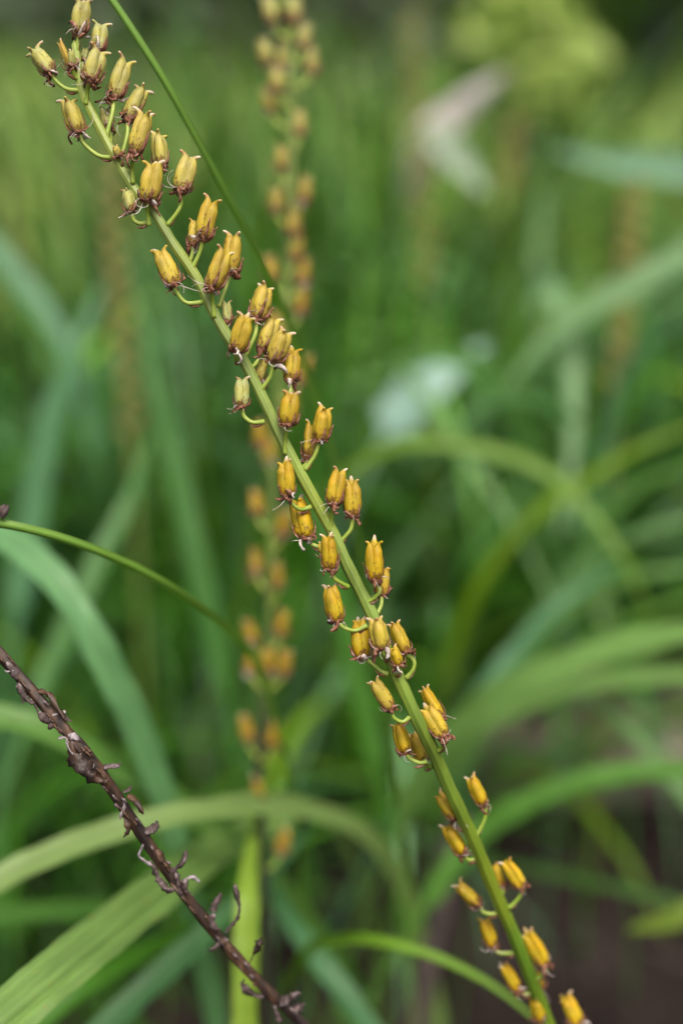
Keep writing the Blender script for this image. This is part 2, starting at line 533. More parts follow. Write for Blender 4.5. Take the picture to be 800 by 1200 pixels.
main_path = [(88, 48), (91, 75), (97, 108), (122, 160), (143, 197), (162, 227), (181, 250), (204, 287), (230, 325), (256, 377),
             (289, 429), (315, 481), (331, 515), (359, 568), (385, 614), (407, 662), (434, 716), (461, 781), (488, 842),
             (507, 880), (528, 928), (554, 983), (577, 1040), (600, 1092), (622, 1148), (638, 1190), (650, 1225)]
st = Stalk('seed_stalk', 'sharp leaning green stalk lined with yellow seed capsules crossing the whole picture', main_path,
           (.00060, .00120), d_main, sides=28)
MAIN = [
    # tip, base, width, attach, front(+)/behind(-), mids, pale
    ((98, -3), (93, 38), 24, (89, 62), .2, None, .75),
    ((120, 26), (114, 58), 21, (95, 88), -1, None, .9),
    ((38, 56), (59, 84), 22, (93, 106), 0, [(66, 95), (78, 104)], .9),
    ((119, 54), (106, 94), 27, (101, 122), .8, [(103, 106)], .75),
    ((146, 68), (134, 112), 25, (124, 162), -.6, [(132, 132)], .7),
    ((167, 102), (151, 138), 24, (140, 192), -.9, [(149, 160)], .7),
    ((173, 130), (159, 177), 25, (156, 215), 1, [(155, 196)], .4),
    ((187, 154), (188, 192), 21, (171, 238), -1, [(185, 215)], .6),
    ((181, 189), (174, 233), 26, (175, 264), 1, [(173, 248)], .3),
    ((226, 182), (212, 221), 25, (196, 264), .1, [(211, 243)], .55),
    ((79, 114), (92, 154), 24, (135, 184), .1, [(100, 170), (117, 183)], .55),
    ((147, 220), (154, 247), 17, (176, 260), .1, [(157, 258), (165, 262)], 1),
    ((248, 230), (238, 278), 24, (225, 315), .3, [(234, 296)], .2),
    ((229, 256), (227, 286), 16, (219, 308), -.9, None, .3),
    ((276, 272), (270, 318), 25, (256, 360), -.8, [(264, 338)], .2),
    ((264, 293), (249, 335), 24, (251, 372), 1, [(249, 352)], .2),
    ((186, 290), (203, 332), 25, (238, 354), .1, [(208, 344), (219, 355)], .25),
    ((313, 333), (301, 371), 26, (287, 418), -.5, [(299, 392)], .3),
    ((289, 367), (278, 409), 27, (279, 424), 1.2, None, .15),
    ((320, 371), (308, 408), 25, (290, 432), -1, None, .4),
    ((335, 387), (320, 421), 25, (306, 457), .3, [(317, 440)], .35),
    ((345, 406), (340, 445), 22, (327, 494), -.5, [(339, 466)], .1),
    ((341, 457), (337, 496), 24, (334, 532), 1, [(334, 514)], .05),
    ((382, 474), (374, 514), 24, (357, 551), .2, [(369, 533)], .1),
    ((366, 492), (361, 535), 19, (350, 548), -1, None, .1),
    ((282, 442), (283, 475), 21, (310, 494), .1, [(286, 488), (296, 495)], 1),
    ((310, 416), (304, 446), 14, (301, 458), -1.2, None, .5),
    ((265, 350), (266, 378), 13, (258, 386), -1, None, 1),
    ((334, 538), (337, 579), 24, (364, 594), .9, [(344, 592), (353, 597)], .05),
    ((350, 581), (358, 628), 25, (381, 644), -.3, [(366, 638)], 0),
    ((396, 548), (390, 589), 23, (386, 622), .8, [(389, 606)], .05),
    ((413, 560), (413, 603), 23, (396, 638), .1, [(411, 620), (403, 630)], .1),
    ((387, 626), (387, 666), 21, (408, 688), .9, [(392, 678), (401, 684)], 0),
    ((435, 631), (440, 678), 22, (429, 706), .7, [(445, 692), (437, 702)], 0),
    ((449, 664), (447, 696), 18, (439, 724), -.6, [(446, 710)], .1),
    ((384, 686), (394, 726), 25, (430, 733), .3, [(404, 736), (416, 739)], .05),
    ((417, 724), (424, 768), 24, (455, 790), -.2, [(434, 776), (446, 786)], 0),
    ((439, 722), (447, 758), 23, (453, 772), 1.2, None, .3),
    ((459, 729), (475, 763), 22, (475, 795), .2, [(485, 775), (483, 786)], .1),
    ((459, 757), (467, 779), 14, (463, 790), .9, None, 0),
    ((435, 796), (457, 829), 20, (482, 838), .3, [(461, 841), (472, 846)], .3),
    ((494, 806), (516, 840), 18, (502, 862), -.8, None, 0),
    ((497, 827), (519, 861), 22, (513, 880), .7, None, .15),
    ((465, 847), (475, 881), 20, (500, 892), .1, [(482, 890), (492, 894)], 0),
    ((483, 857), (495, 892), 19, (506, 898), -.8, None, .1),
    ((549, 908), (566, 942), 17, (557, 980), .1, [(568, 958), (562, 972)], 0),
    ((511, 930), (533, 958), 18, (548, 972), .2, None, .05),
    ((521, 965), (542, 1000), 19, (562, 1003), .2, [(550, 1008)], 0),
    ((591, 1007), (611, 1039), 20, (596, 1064), .2, [(607, 1053)], 0),
    ((533, 1034), (559, 1060), 17, (586, 1068), .1, [(566, 1069), (576, 1071)], .1),
    ((578, 1012), (588, 1038), 14, (583, 1052), -.9, None, 0),
    ((564, 1075), (577, 1108), 18, (606, 1116), .1, [(586, 1117)], 0),
    ((616, 1090), (637, 1130), 20, (624, 1150), .3, None, 0),
    ((588, 1127), (606, 1159), 18, (626, 1162), .2, None, 0),
    ((626, 1166), (632, 1195), 19, (641, 1208), 1, None, 0),
    ((661, 1166), (676, 1199), 20, (652, 1222), .1, None, 0),
    ((627, 1136), (632, 1157), 14, (628, 1164), -.8, None, 0),
]
for T, B, w_, S, z, mids, pale in MAIN:
    top = max(0, 1 - T[1] / 450)
    st.cap(T, B, w_, S, z, mids, min(1, pale), .55 + .5 * top + rng.uniform(-.1, .25), big=1 + .5 * top, wn=7)
# stunted buds near the tip
for T, B, w_, S, z, pale, tone in [((69, 46), (84, 80), 9, (91, 88), .3, .1, (.5, .3, .05)), ((83, 58), (85, 76), 9, (91, 92), .5, 1, (.6, .6, .5)),
                                   ((101, 56), (98, 70), 10, (93, 84), -.4, 1, (.6, .6, .5)), ((121, 126), (127, 150), 15, (128, 166), -1, .9, None),
                                   ((134, 170), (139, 182), 10, (142, 196), .4, .4, None), ((374, 636), (381, 650), 10, (388, 650), .6, .2, None)]:
    st.cap(T, B, w_, S, z, None, pale, .5, tone, name='stunted_bud', wn=5)

# second stalk, out of focus behind
def d_back(y):
    return FD + .112 + y * .00001


bpath = [(336, -60), (339, 20), (340, 100), (342, 200), (338, 300), (331, 400), (322, 500), (318, 600), (315, 720), (310, 800), (305, 880), (306, 960), (312, 1080), (317, 1220)]
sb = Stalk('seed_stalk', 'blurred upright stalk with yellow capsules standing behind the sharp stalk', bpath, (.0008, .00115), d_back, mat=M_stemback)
BACK = [(317, 11), (344, 8), (355, 41), (310, 60), (331, 64), (366, 69), (323, 92), (316, 116), (351, 142), (329, 184), (357, 221), (323, 232),
        (344, 259), (346, 288), (317, 313), (355, 317), (353, 352), (322, 380), (354, 432), (304, 507), (316, 525), (340, 470), (300, 587), (330, 612), (299, 657),
        (326, 673), (330, 729), (295, 739), (294, 773), (315, 771), (333, 775), (290, 853), (320, 860), (302, 925), (330, 985), (333, -30), (312, -25)]
def path_x(path, y):
    for (x0, y0), (x1, y1) in zip(path, path[1:]):
        if y0 <= y <= y1: return x0 + (x1 - x0) * (y - y0) / (y1 - y0)
    return path[-1][0]


for x, y in BACK:
    sx = path_x(bpath, y + 38)
    lean = (x - sx) * .12
    sb.cap((x + lean + rng.uniform(-3, 3), y - 15), (x - lean * .5, y + 14), rng.uniform(14.5, 18), (sx, y + 34), rng.uniform(-.5, .8), None,
           max(0, .85 - y / 420), .6, (.27, .155, .012), big=.9, wn=6)

# ------------------------------------------------------------------ dead stalk
def d_dead(y):
    return FD + .003 + max(0, (y - 880)) * .00006


dpath = [(-60, 692), (-20, 740), (0, 765), (40, 812), (75, 853), (105, 888), (140, 938), (170, 983), (205, 1033), (240, 1078), (275, 1120), (312, 1160), (350, 1195), (385, 1232)]
pts = vspline([P(x, y, d_dead(y)) for x, y in dpath], 60)
full = root_path(list(reversed(pts)), 0.04)
dbase = full[0].copy()
dead = thing('dead_stalk', 'dark brown withered stalk leaning across the lower left corner', 'dead stalk', dbase)
m = MB()
m.tube([p - dbase for p in full], [(.00090 + .00018 * noise.noise(p * 300)) for p in full], 18, 0, 5, .10, True, .05)
obj('stem', m.mesh('stem', M_dead), dead)
r = random.Random(3)


def scrap(path, wd, mat=None, z=.2, rough=.35):
    """a shrivelled remnant still attached to the stalk: path in photograph pixels from the stalk outwards, wd = widths in px"""
    d = d_dead(path[0][1])
    k = K * d
    n = max(8, 4 * len(path))
    ws = spline([(x,) for x in wd], n)
    pp = spline(path, n)
    dz = r.uniform(-.25, .45)
    p0 = P(path[0][0], path[0][1], d)
    L = 0
    pts, rad = [], []
    for i, (x, y) in enumerate(pp):
        if i: L += math.hypot(x - pp[i - 1][0], y - pp[i - 1][1]) * k
        jit = Vector((r.uniform(-1, 1), r.uniform(-1, 1), r.uniform(-1, 1))) * (.25 * k if i > 1 else 0)
        pts.append(P(x, y, d - z * .001 - L * dz) - p0 + jit)
        rad.append(max(.25, ws[i][0]) * k * .37 * r.uniform(1 - rough, 1 + rough))
    m = MB()
    m.tube(pts, rad, 9, 0, r.choice((2, 3)), .35, True, r.uniform(-.25, .25))
    obj('withered_scrap', m.mesh('withered_scrap', mat or M_scrap), dead, p0 - dbase)


W_ = M_grey
for a in [([(8, 776), (14, 783), (20, 792), (22, 797)], [3, 9, 10, 3], M_scrap, .9), ([(6, 786), (10, 787), (16, 786)], [2, 3, 2], W_, .9),
          ([(24, 800), (27, 812), (30, 818), (36, 823), (40, 824)], [8, 12, 10, 7, 3]), ([(34, 815), (30, 822), (27, 823), (27, 819)], [3, 3, 2.5, 2]),
          ([(36, 818), (42, 827), (46, 836)], [4, 3.5, 3]), ([(62, 846), (50, 840), (46, 836), (46, 842)], [9, 12, 6, 2]), ([(64, 852), (56, 844), (50, 846)], [12, 12, 4]),
          ([(45, 810), (55, 812), (60, 817), (68, 830), (76, 842)], [5, 8, 9, 8, 5], M_dead), ([(62, 838), (70, 836), (77, 834)], [3, 3, 5], W_, .8), ([(74, 838), (79, 843), (84, 845)], [5, 6, 3]),
          ([(80, 862), (84, 862), (90, 866), (94, 870)], [4, 10, 8, 3], W_, .9), ([(80, 866), (74, 864), (69, 866)], [3, 4, 4], W_, .6), ([(83, 872), (78, 868), (80, 876), (86, 884)], [3, 3, 3, 2], W_, .5),
          ([(86, 868), (86, 882), (93, 894), (103, 906), (114, 914), (122, 915)], [10, 18, 20, 19, 12, 4], M_dead, .3), ([(92, 884), (96, 896), (101, 904), (107, 908)], [8, 12, 11, 4], M_scrap, .8),
          ([(108, 906), (104, 899), (106, 893), (110, 897), (106, 904)], [3, 4, 4, 3, 2], W_, 1.1), ([(104, 902), (112, 910), (122, 916), (128, 913)], [5, 8, 7, 3], M_scrap, .5),
          ([(122, 899), (131, 898), (139, 897), (141, 893)], [6, 7, 4, 1.5]), ([(130, 897), (137, 899), (140, 898)], [3, 3, 1], W_, .3), ([(146, 928), (152, 925), (154, 921)], [6, 5, 2]), ([(150, 932), (160, 940), (168, 954)], [6, 12, 5], M_dead, .4),
          ([(145, 936), (146, 946), (142, 956), (141, 960)], [3, 5, 5, 2], W_, .6), ([(143, 954), (148, 962), (150, 972), (145, 981)], [3, 7, 8, 2], M_dead, .3), ([(150, 968), (155, 966), (158, 963)], [4, 5, 2], W_, .3),
          ([(170, 975), (178, 972), (183, 967), (184, 962)], [8, 11, 10, 3]), ([(170, 986), (165, 996), (163, 1003), (170, 1009), (178, 1014)], [3, 3.5, 4, 5, 4], W_, .6),
          ([(174, 1009), (180, 1016), (184, 1024), (188, 1034), (196, 1042), (204, 1043)], [5, 9, 8, 9, 11, 5]), ([(184, 996), (188, 1004), (192, 1012)], [7, 9, 4], M_dead, .3), ([(197, 1022), (206, 1018), (213, 1012), (217, 1003), (218, 996)], [6, 7, 10, 7, 2]), ([(208, 1036), (218, 1030), (227, 1028), (234, 1034)], [5, 4, 6, 3], W_, .2),
          ([(206, 1022), (209, 1032), (210, 1043), (214, 1049)], [7, 9, 8, 3]), ([(216, 1030), (217, 1038), (219, 1046)], [6, 9, 4], M_scrap, .7), ([(250, 1068), (252, 1060), (257, 1052), (259, 1046)], [9, 10, 7, 2]),
          ([(250, 1070), (248, 1078), (252, 1087), (258, 1089)], [7, 10, 9, 4], M_scrap, .8), ([(265, 1092), (272, 1084), (279, 1074), (281, 1062), (278, 1050), (276, 1042), (275, 1036)], [5, 6, 4.5, 3.5, 10, 8, 3]),
          ([(266, 1100), (258, 1105), (250, 1112), (243, 1114)], [7, 6, 6, 2]), ([(292, 1130), (296, 1120), (300, 1112), (304, 1104), (305, 1099)], [3, 2.5, 9, 9, 3], M_dead), ([(310, 1164), (304, 1168), (296, 1165), (288, 1158), (283, 1155), (287, 1147)], [5, 6, 8, 11, 6, 2]),
          ([(312, 1162), (311, 1156), (313, 1153)], [4, 5, 3], W_, .4), ([(326, 1176), (336, 1172), (346, 1166), (352, 1164)], [10, 15, 12, 4]), ([(338, 1186), (348, 1182), (356, 1176)], [9, 14, 5]), ([(322, 1176), (324, 1188), (328, 1198)], [6, 8, 6])]:
    scrap(*a)
# blackened, peeling skin along the stem
for i in range(46):
    y = r.uniform(765, 1190)
    x = path_x2 = None
    for (x0, y0), (x1, y1) in zip(dpath, dpath[1:]):
        if y0 <= y <= y1: x = x0 + (x1 - x0) * (y - y0) / (y1 - y0)
    o1, o2 = r.uniform(-6.5, 6.5), r.uniform(-1.5, 1.5)
    ln = r.uniform(5, 20)
    nx, ny, tx, ty = .78, -.62, .64, .77
    zz = .0011 * math.sqrt(max(0, 1 - (o1 / 8.0) ** 2)) / .001
    scrap([(x + nx * (o1 + o2 * q) + tx * ln * (q - .5), y + ny * (o1 + o2 * q) + ty * ln * (q - .5)) for q in (0, .35, .7, 1)], [1, r.uniform(2, 4.5), r.uniform(2, 5), 1],
          r.choice((M_dead, M_dead, M_scrap, M_scrap, M_dead)), zz, .5)

# ------------------------------------------------------------------ single leaves
def leaf_blade(name, label, path, width, color, tilt=0.0, fold=.16, tip=True, root=True, mat=None, group=None, cat='leaf', reach=.1, across=7, tipl=.45, n=None, rootw=1.0, keel=0.0):
    """path: (px, py, d) from the base end to the tip; width in mm; tilt turns the face about its midline"""
    pts = vspline([P(*p) for p in path], n or 10 * len(path))
    full = root_path(pts, reach) if root else pts
    base = full[0].copy()
    n = len(full)
    side, widths, tans = [], [], []
    for i, p in enumerate(full):
        t = (full[min(i + 1, n - 1)] - full[max(i - 1, 0)]).normalized()
        view = (p - CAM).normalized()
        s = t.cross(view).normalized()
        side.append(s)
        tans.append(t)
        x = i / (n - 1)
        w_ = width * .001
        if tip: w_ *= min(1, ((1 - x) / tipl)) ** .7 if x > 1 - tipl else 1
        if path[0][2] > .43 and rootw == 1: rootw = .3
        if root and i < 10: w_ *= rootw + (1 - rootw) * max(0, (i - 6) / 4)
        widths.append(max(w_ * (.75 + .25 * min(1, x / .2)), .00025))
    if width > 3:
        sd_ = len(label) * 1.7
        widths = [q * (1 + .10 * noise.noise(Vector((i * .35, sd_, 0)))) for i, q in enumerate(widths)]
        side = [Quaternion(t, R(16) * noise.noise(Vector((i * .12, sd_, 5)))) @ v for i, (v, t) in enumerate(zip(side, tans))]
    # turn the whole blade about its midline, the way that lets its face look up more
    both = [[Quaternion(t, R(q)) @ v for v, t in zip(side, tans)] for q in (tilt, -tilt)]
    side = max(both, key=lambda ss: abs(sum(t.cross(v).z for v, t in zip(ss, tans))))
    if sum(t.cross(v).z for v, t in zip(side, tans)) < 0: side = [-v for v in side]
    m = MB()
    m.strip([p - base for p in full], widths, side, fold, across, 0, .03 if width > 3 else 0, len(label), keel)
    o = obj(name, m.mesh(name, mat or M_leaf), None, base, None, None, color)
    tag(o, label, cat, group)
    return o


G_BLUE, G_MID, G_YEL, G_DARK, G_PALE = (.07, .215, .055), (.055, .185, .008), (.14, .27, .008), (.022, .085, .004), (.14, .26, .06)
LEAVES = [
    ('narrow smooth leaf blade slanting behind the top of the sharp stalk', [(420, 640, .35), (352, 420, .31), (305, 310, .285), (250, 205, .268), (190, 95, .258), (120, -12, .254), (40, -120, .252)], 1.55, (.19, .36, .06), 35, .4, False),
    ('thin green blade arching in from the left edge over a wide leaf', [(330, 870, .36), (300, 780, .32), (262, 736, .296), (200, 690, .275), (120, 650, .262), (40, 624, .256), (-30, 612, .254), (-120, 606, .25)], 1.75, (.17, .33, .045), 30, .4, False),
    ('wide pale leaf curving down the left side under the thin blade', [(205, 990, .37), (178, 900, .36), (140, 810, .35), (95, 725, .345), (40, 655, .35), (-40, 610, .36)], 7.4, (.15, .34, .13), 25, .12, False),
    ('leaf entering at the left edge and passing behind the dead stalk', [(300, 1010, .40), (220, 950, .375), (130, 895, .36), (50, 855, .35), (-40, 835, .35)], 6.5, (.12, .26, .05), 30, .15, False),
    ('long yellow green leaf arching level across the lower left', [(520, 1230, .48), (480, 1060, .45), (430, 980, .41), (340, 945, .375), (240, 950, .345), (130, 975, .335), (30, 1015, .325), (-60, 1065, .32)], 5.8, (.20, .31, .085), 30, .1, False),
    ('broad folded leaf with rusty spots in the bottom left corner', [(345, 950, .44), (295, 972, .41), (240, 1005, .36), (170, 1058, .310), (90, 1122, .280), (10, 1190, .265), (-70, 1262, .256)], 9.2, (.16, .28, .065), 18, .07, False, M_leafspot, dict(across=25, keel=.11)),
    ('grey green leaf rising from the bottom edge beneath the spotted leaf', [(70, 1260, .34), (150, 1180, .345), (230, 1105, .355), (310, 1030, .37), (370, 960, .39)], 6.6, (.07, .19, .06), 20, .12, True),
    ('bright upright leaf strip rising from the bottom behind the dead stalk', [(286, 1260, .335), (288, 1180, .335), (289, 1100, .337), (291, 1040, .342), (296, 985, .362), (301, 940, .40)], 5.6, (.24, .38, .04), 15, .1, True),
    ('dim level leaf at the left edge above the spotted leaf', [(260, 1050, .42), (180, 1062, .40), (80, 1066, .385), (-40, 1075, .37)], 5.0, (.06, .17, .02), 20, .1, False),
    ('slim leaf in the shade under the spotted leaf', [(10, 1230, .345), (90, 1165, .35), (170, 1115, .365), (240, 1085, .38)], 4.5, G_MID, 20, .1, False),
    ('slender bright leaf bowing toward the lower part of the sharp stalk', [(335, 1160, .43), (362, 1115, .375), (395, 1103, .35), (440, 1103, .335), (510, 1122, .33), (580, 1158, .328), (650, 1215, .325)], 2.9, (.15, .30, .02), 25, .25, True, None, dict(rootw=.25, reach=.0)),
    ('teal green leaf sloping down beside the base of the blurred stalk', [(470, 1260, .38), (400, 1160, .385), (345, 1085, .395), (310, 1020, .41)], 6.0, (.06, .18, .06), 20, .12, True),
    ('green leaf reaching right above the bare soil', [(500, 1060, .45), (555, 985, .45), (610, 945, .445), (690, 915, .44), (780, 903, .435), (860, 905, .43), (940, 925, .425), (1010, 985, .42)], 7.6, (.08, .21, .025), 25, .15, True),
    ('faint narrow leaf lying low over the bare soil at right', [(560, 1010, .56), (640, 1022, .53), (720, 1040, .51), (800, 1060, .5), (880, 1090, .49), (960, 1135, .485)], 3.90, (.07, .16, .03), 20, .2, True),
    ('short yellowish leaf tip poking in low at the right edge', [(900, 1030, .45), (830, 1060, .45), (780, 1080, .452), (735, 1090, .456)], 7.5, (.14, .22, .02), 20, .15, True),
    ('pale leaf bending down over the brown stone at right', [(960, 1080, .46), (850, 985, .47), (770, 890, .48), (715, 835, .49), (650, 800, .5)], 5.85, (.12, .25, .07), 20, .12, True),
    ('wide pale leaf sweeping up right from the sharp stalk', [(470, 960, .50), (520, 870, .48), (600, 805, .46), (690, 770, .45), (790, 745, .44), (900, 740, .425), (1000, 775, .42), (1080, 860, .415)], 9.0, (.16, .31, .07), 30, .15, True),
    ('lower of two pale leaves sweeping to the right edge', [(500, 930, .52), (560, 860, .50), (640, 815, .49), (740, 795, .48), (860, 800, .47), (960, 840, .465), (1040, 920, .46)], 6.63, (.14, .27, .06), 30, .15, True),
    ('dark teal leaf slanting up right behind the middle of the sharp stalk', [(480, 930, .53), (540, 850, .53), (600, 770, .535), (660, 705, .54), (730, 660, .55)], 7.41, (.06, .19, .07), 25, .12, True),
    ('pale arching leaf hanging down at upper right', [(640, 640, .85), (612, 500, .80), (603, 400, .73), (620, 340, .67), (650, 350, .645), (668, 430, .63), (668, 530, .62), (652, 630, .61)], 12, (.18, .33, .14), 20, .15, True),
    ('glossy whitish leaf patch glinting right of the sharp stalk', [(455, 505, .74), (478, 470, .74), (500, 452, .74), (528, 433, .745), (570, 402, .755)], 21, (.21, .36, .28), 12, .05, True, M_glint, dict(rootw=.05, tipl=.5)),  # highlight on the shiny leaf put into its pale colour
    ('broad bluish leaf leaning across the left middle', [(20, 720, .66), (40, 600, .66), (65, 480, .66), (95, 400, .66), (120, 330, .67)], 10.92, (.10, .25, .11), 20, .12, True),
    ('bluish leaf dropping in from the left edge', [(-60, 240, .70), (0, 300, .69), (50, 365, .685), (90, 440, .68), (110, 540, .68)], 10.92, (.10, .25, .12), 20, .12, True),
    ('deep green upright leaf left of the blurred stalk', [(262, 800, .55), (235, 680, .55), (205, 540, .555), (175, 400, .56), (150, 260, .57)], 8.58, (.05, .17, .025), 10, .12, True),
    ('narrow leaf leaning right behind the thin blade', [(40, 830, .5), (100, 690, .51), (150, 590, .52), (180, 500, .54)], 7, (.08, .21, .05), 20, .12, True),
    ('pale leaf slanting down from the right edge at mid height', [(900, 250, .62), (800, 305, .62), (720, 345, .62), (650, 390, .62), (590, 460, .62)], 12, (.15, .29, .11), 25, .15, True),
    ('bluish level leaf near the right edge high up', [(900, 230, .9), (800, 200, .9), (720, 192, .9), (650, 175, .9)], 18.72, (.16, .32, .19), 25, .15, True),
    ('yellow green thin leaf arching right of the sharp stalk', [(520, 800, .6), (560, 690, .58), (620, 610, .57), (690, 560, .565), (760, 520, .56), (840, 490, .56)], 5.46, (.15, .27, .01), 25, .15, True),
    ('pale green strip crossing below the glossy whitish leaf', [(400, 560, .56), (470, 520, .55), (560, 525, .545), (650, 560, .54), (720, 640, .53), (760, 720, .53)], 5, (.15, .28, .03), 25, .15, True),
    ('slim pale leaf running down right of the sharp stalk', [(470, 430, .62), (520, 500, .6), (570, 570, .59), (620, 650, .58), (660, 740, .57)], 4.29, (.12, .25, .07), 25, .15, True),
    ('pale leaf combed toward the right edge at mid height', [(560, 880, .62), (620, 740, .6), (690, 660, .59), (760, 620, .58), (860, 600, .58)], 6.24, (.11, .24, .07), 25, .15, True),
    ('mid green leaf arching left behind the glossy patch', [(640, 620, .66), (610, 500, .65), (560, 430, .64), (490, 420, .63), (420, 450, .62)], 9, (.07, .19, .03), 25, .15, True),
    ('dark bowed leaf under the pale arching leaf', [(720, 700, .64), (700, 560, .63), (650, 480, .62), (580, 470, .61), (520, 520, .6)], 7.02, (.05, .15, .03), 25, .15, True),
    ('soft green leaf curving out at the right edge just below the middle', [(640, 760, .62), (690, 640, .61), (750, 570, .6), (830, 540, .59)], 6.24, (.09, .22, .04), 25, .15, True),
    ('bluish leaf curving over at the right edge above the middle', [(690, 640, .68), (720, 480, .67), (760, 400, .66), (830, 370, .65)], 7.80, (.10, .24, .10), 25, .15, True),
    ('green leaf bowing between the blurred stalk and the sharp stalk', [(440, 900, .5), (410, 760, .5), (385, 640, .5), (350, 560, .5)], 8, (.05, .17, .012), 20, .15, True),
    ('light green leaf at the right edge above the sweeping leaves', [(540, 900, .58), (610, 780, .57), (690, 700, .56), (770, 670, .55), (880, 668, .55)], 5.46, (.11, .24, .05), 25, .15, True),
]
for i, a in enumerate(LEAVES):
    leaf_blade('strap_leaf', a[0], a[1], a[2], a[3], a[4], a[5], a[6], True, a[7] if len(a) > 7 else None, 'single leaf blades', **({'reach': .1, **(a[8] if len(a) > 8 else {})}))

# the bud at the end of the thin left blade
pb = P(1, 605, .2545)
bo = obj('withered_bud', lobe_capsule(.0022, .0018, .1, random.Random(5)).mesh('withered_bud', M_scrap), None, pb, Vector((.5, 0, .8)).to_track_quat('Z', 'Y'))
tag(bo, 'tiny grey withered bud resting on the thin blade at the left edge', 'bud')

# ------------------------------------------------------------------ leaf clumps
def blade_mesh(r, L, W, lean, droop):
    n = 16
    pts, widths = [], []
    a = R(90 - lean)
    p = Vector((0, 0, 0))
    for i in range(n):
        x = i / (n - 1)
        pts.append(p.copy())
        ang = a - droop * (x ** 1.6)
        p = p + Vector((math.cos(ang), 0, math.sin(ang))) * (L / n)
        widths.append(max(.0004, W * (min(1, .55 + x * 2) if x < .45 else ((1 - x) / .55) ** .6)))
    m = MB()
    m.strip(pts, widths, Vector((0, 1, 0)), .16, 5, 0, .05, r.uniform(0, 6))
    return m.mesh('leaf', M_leaf)


r = random.Random(11)
ARCH = [blade_mesh(r, r.uniform(.34, .52), r.uniform(.006, .0105), r.uniform(8, 34), r.uniform(1.3, 2.6)) for _ in range(14)]
BROAD = [blade_mesh(r, r.uniform(.36, .52), r.uniform(.009, .0135), r.uniform(14, 36), r.uniform(1.2, 2.3)) for _ in range(10)]
MIDW = [blade_mesh(r, r.uniform(.34, .5), r.uniform(.0075, .0105), r.uniform(10, 40), r.uniform(1.4, 2.6)) for _ in range(12)]
GRASS = [blade_mesh(r, r.uniform(.32, .5), r.uniform(.004, .0075), r.uniform(2, 14), r.uniform(.1, .9)) for _ in range(8)]


def clump(label, px, dist, n, meshes, col, scale=1.0, spread=.03, az=None, azw=3.14, lean=0.12, group='clumps of strap leaves', seed=0):
    """px: column of the photograph the clump stands under, dist: metres along the ground"""
    r = random.Random(seed + 100)
    x = (px - 400) * K * (dist * CP + CAM_H * SP)
    root = thing('leaf_clump', label, 'leaf clump', (x, dist, gz(x, dist)), group)
    for i in range(int(n * 1.9)):
        a = r.uniform(-math.pi, math.pi) if az is None else R(az) + r.gauss(0, azw)
        q = Quaternion((0, 0, 1), a) @ Quaternion((0, 1, 0), r.gauss(0, lean))
        rad = spread * math.sqrt(r.random())
        b = r.uniform(0, 6.28)
        c = r.choice((G_BLUE, (.14, .28, .12), G_MID, G_YEL, G_DARK, G_DARK)) if r.random() < .5 else col
        v = math.exp(r.uniform(-.75, .65))
        obj('leaf', r.choice(meshes), root, (rad * math.cos(b), rad * math.sin(b), -.01), q, scale * r.uniform(.7, 1.15), tuple(k * v for k in c))
    return root


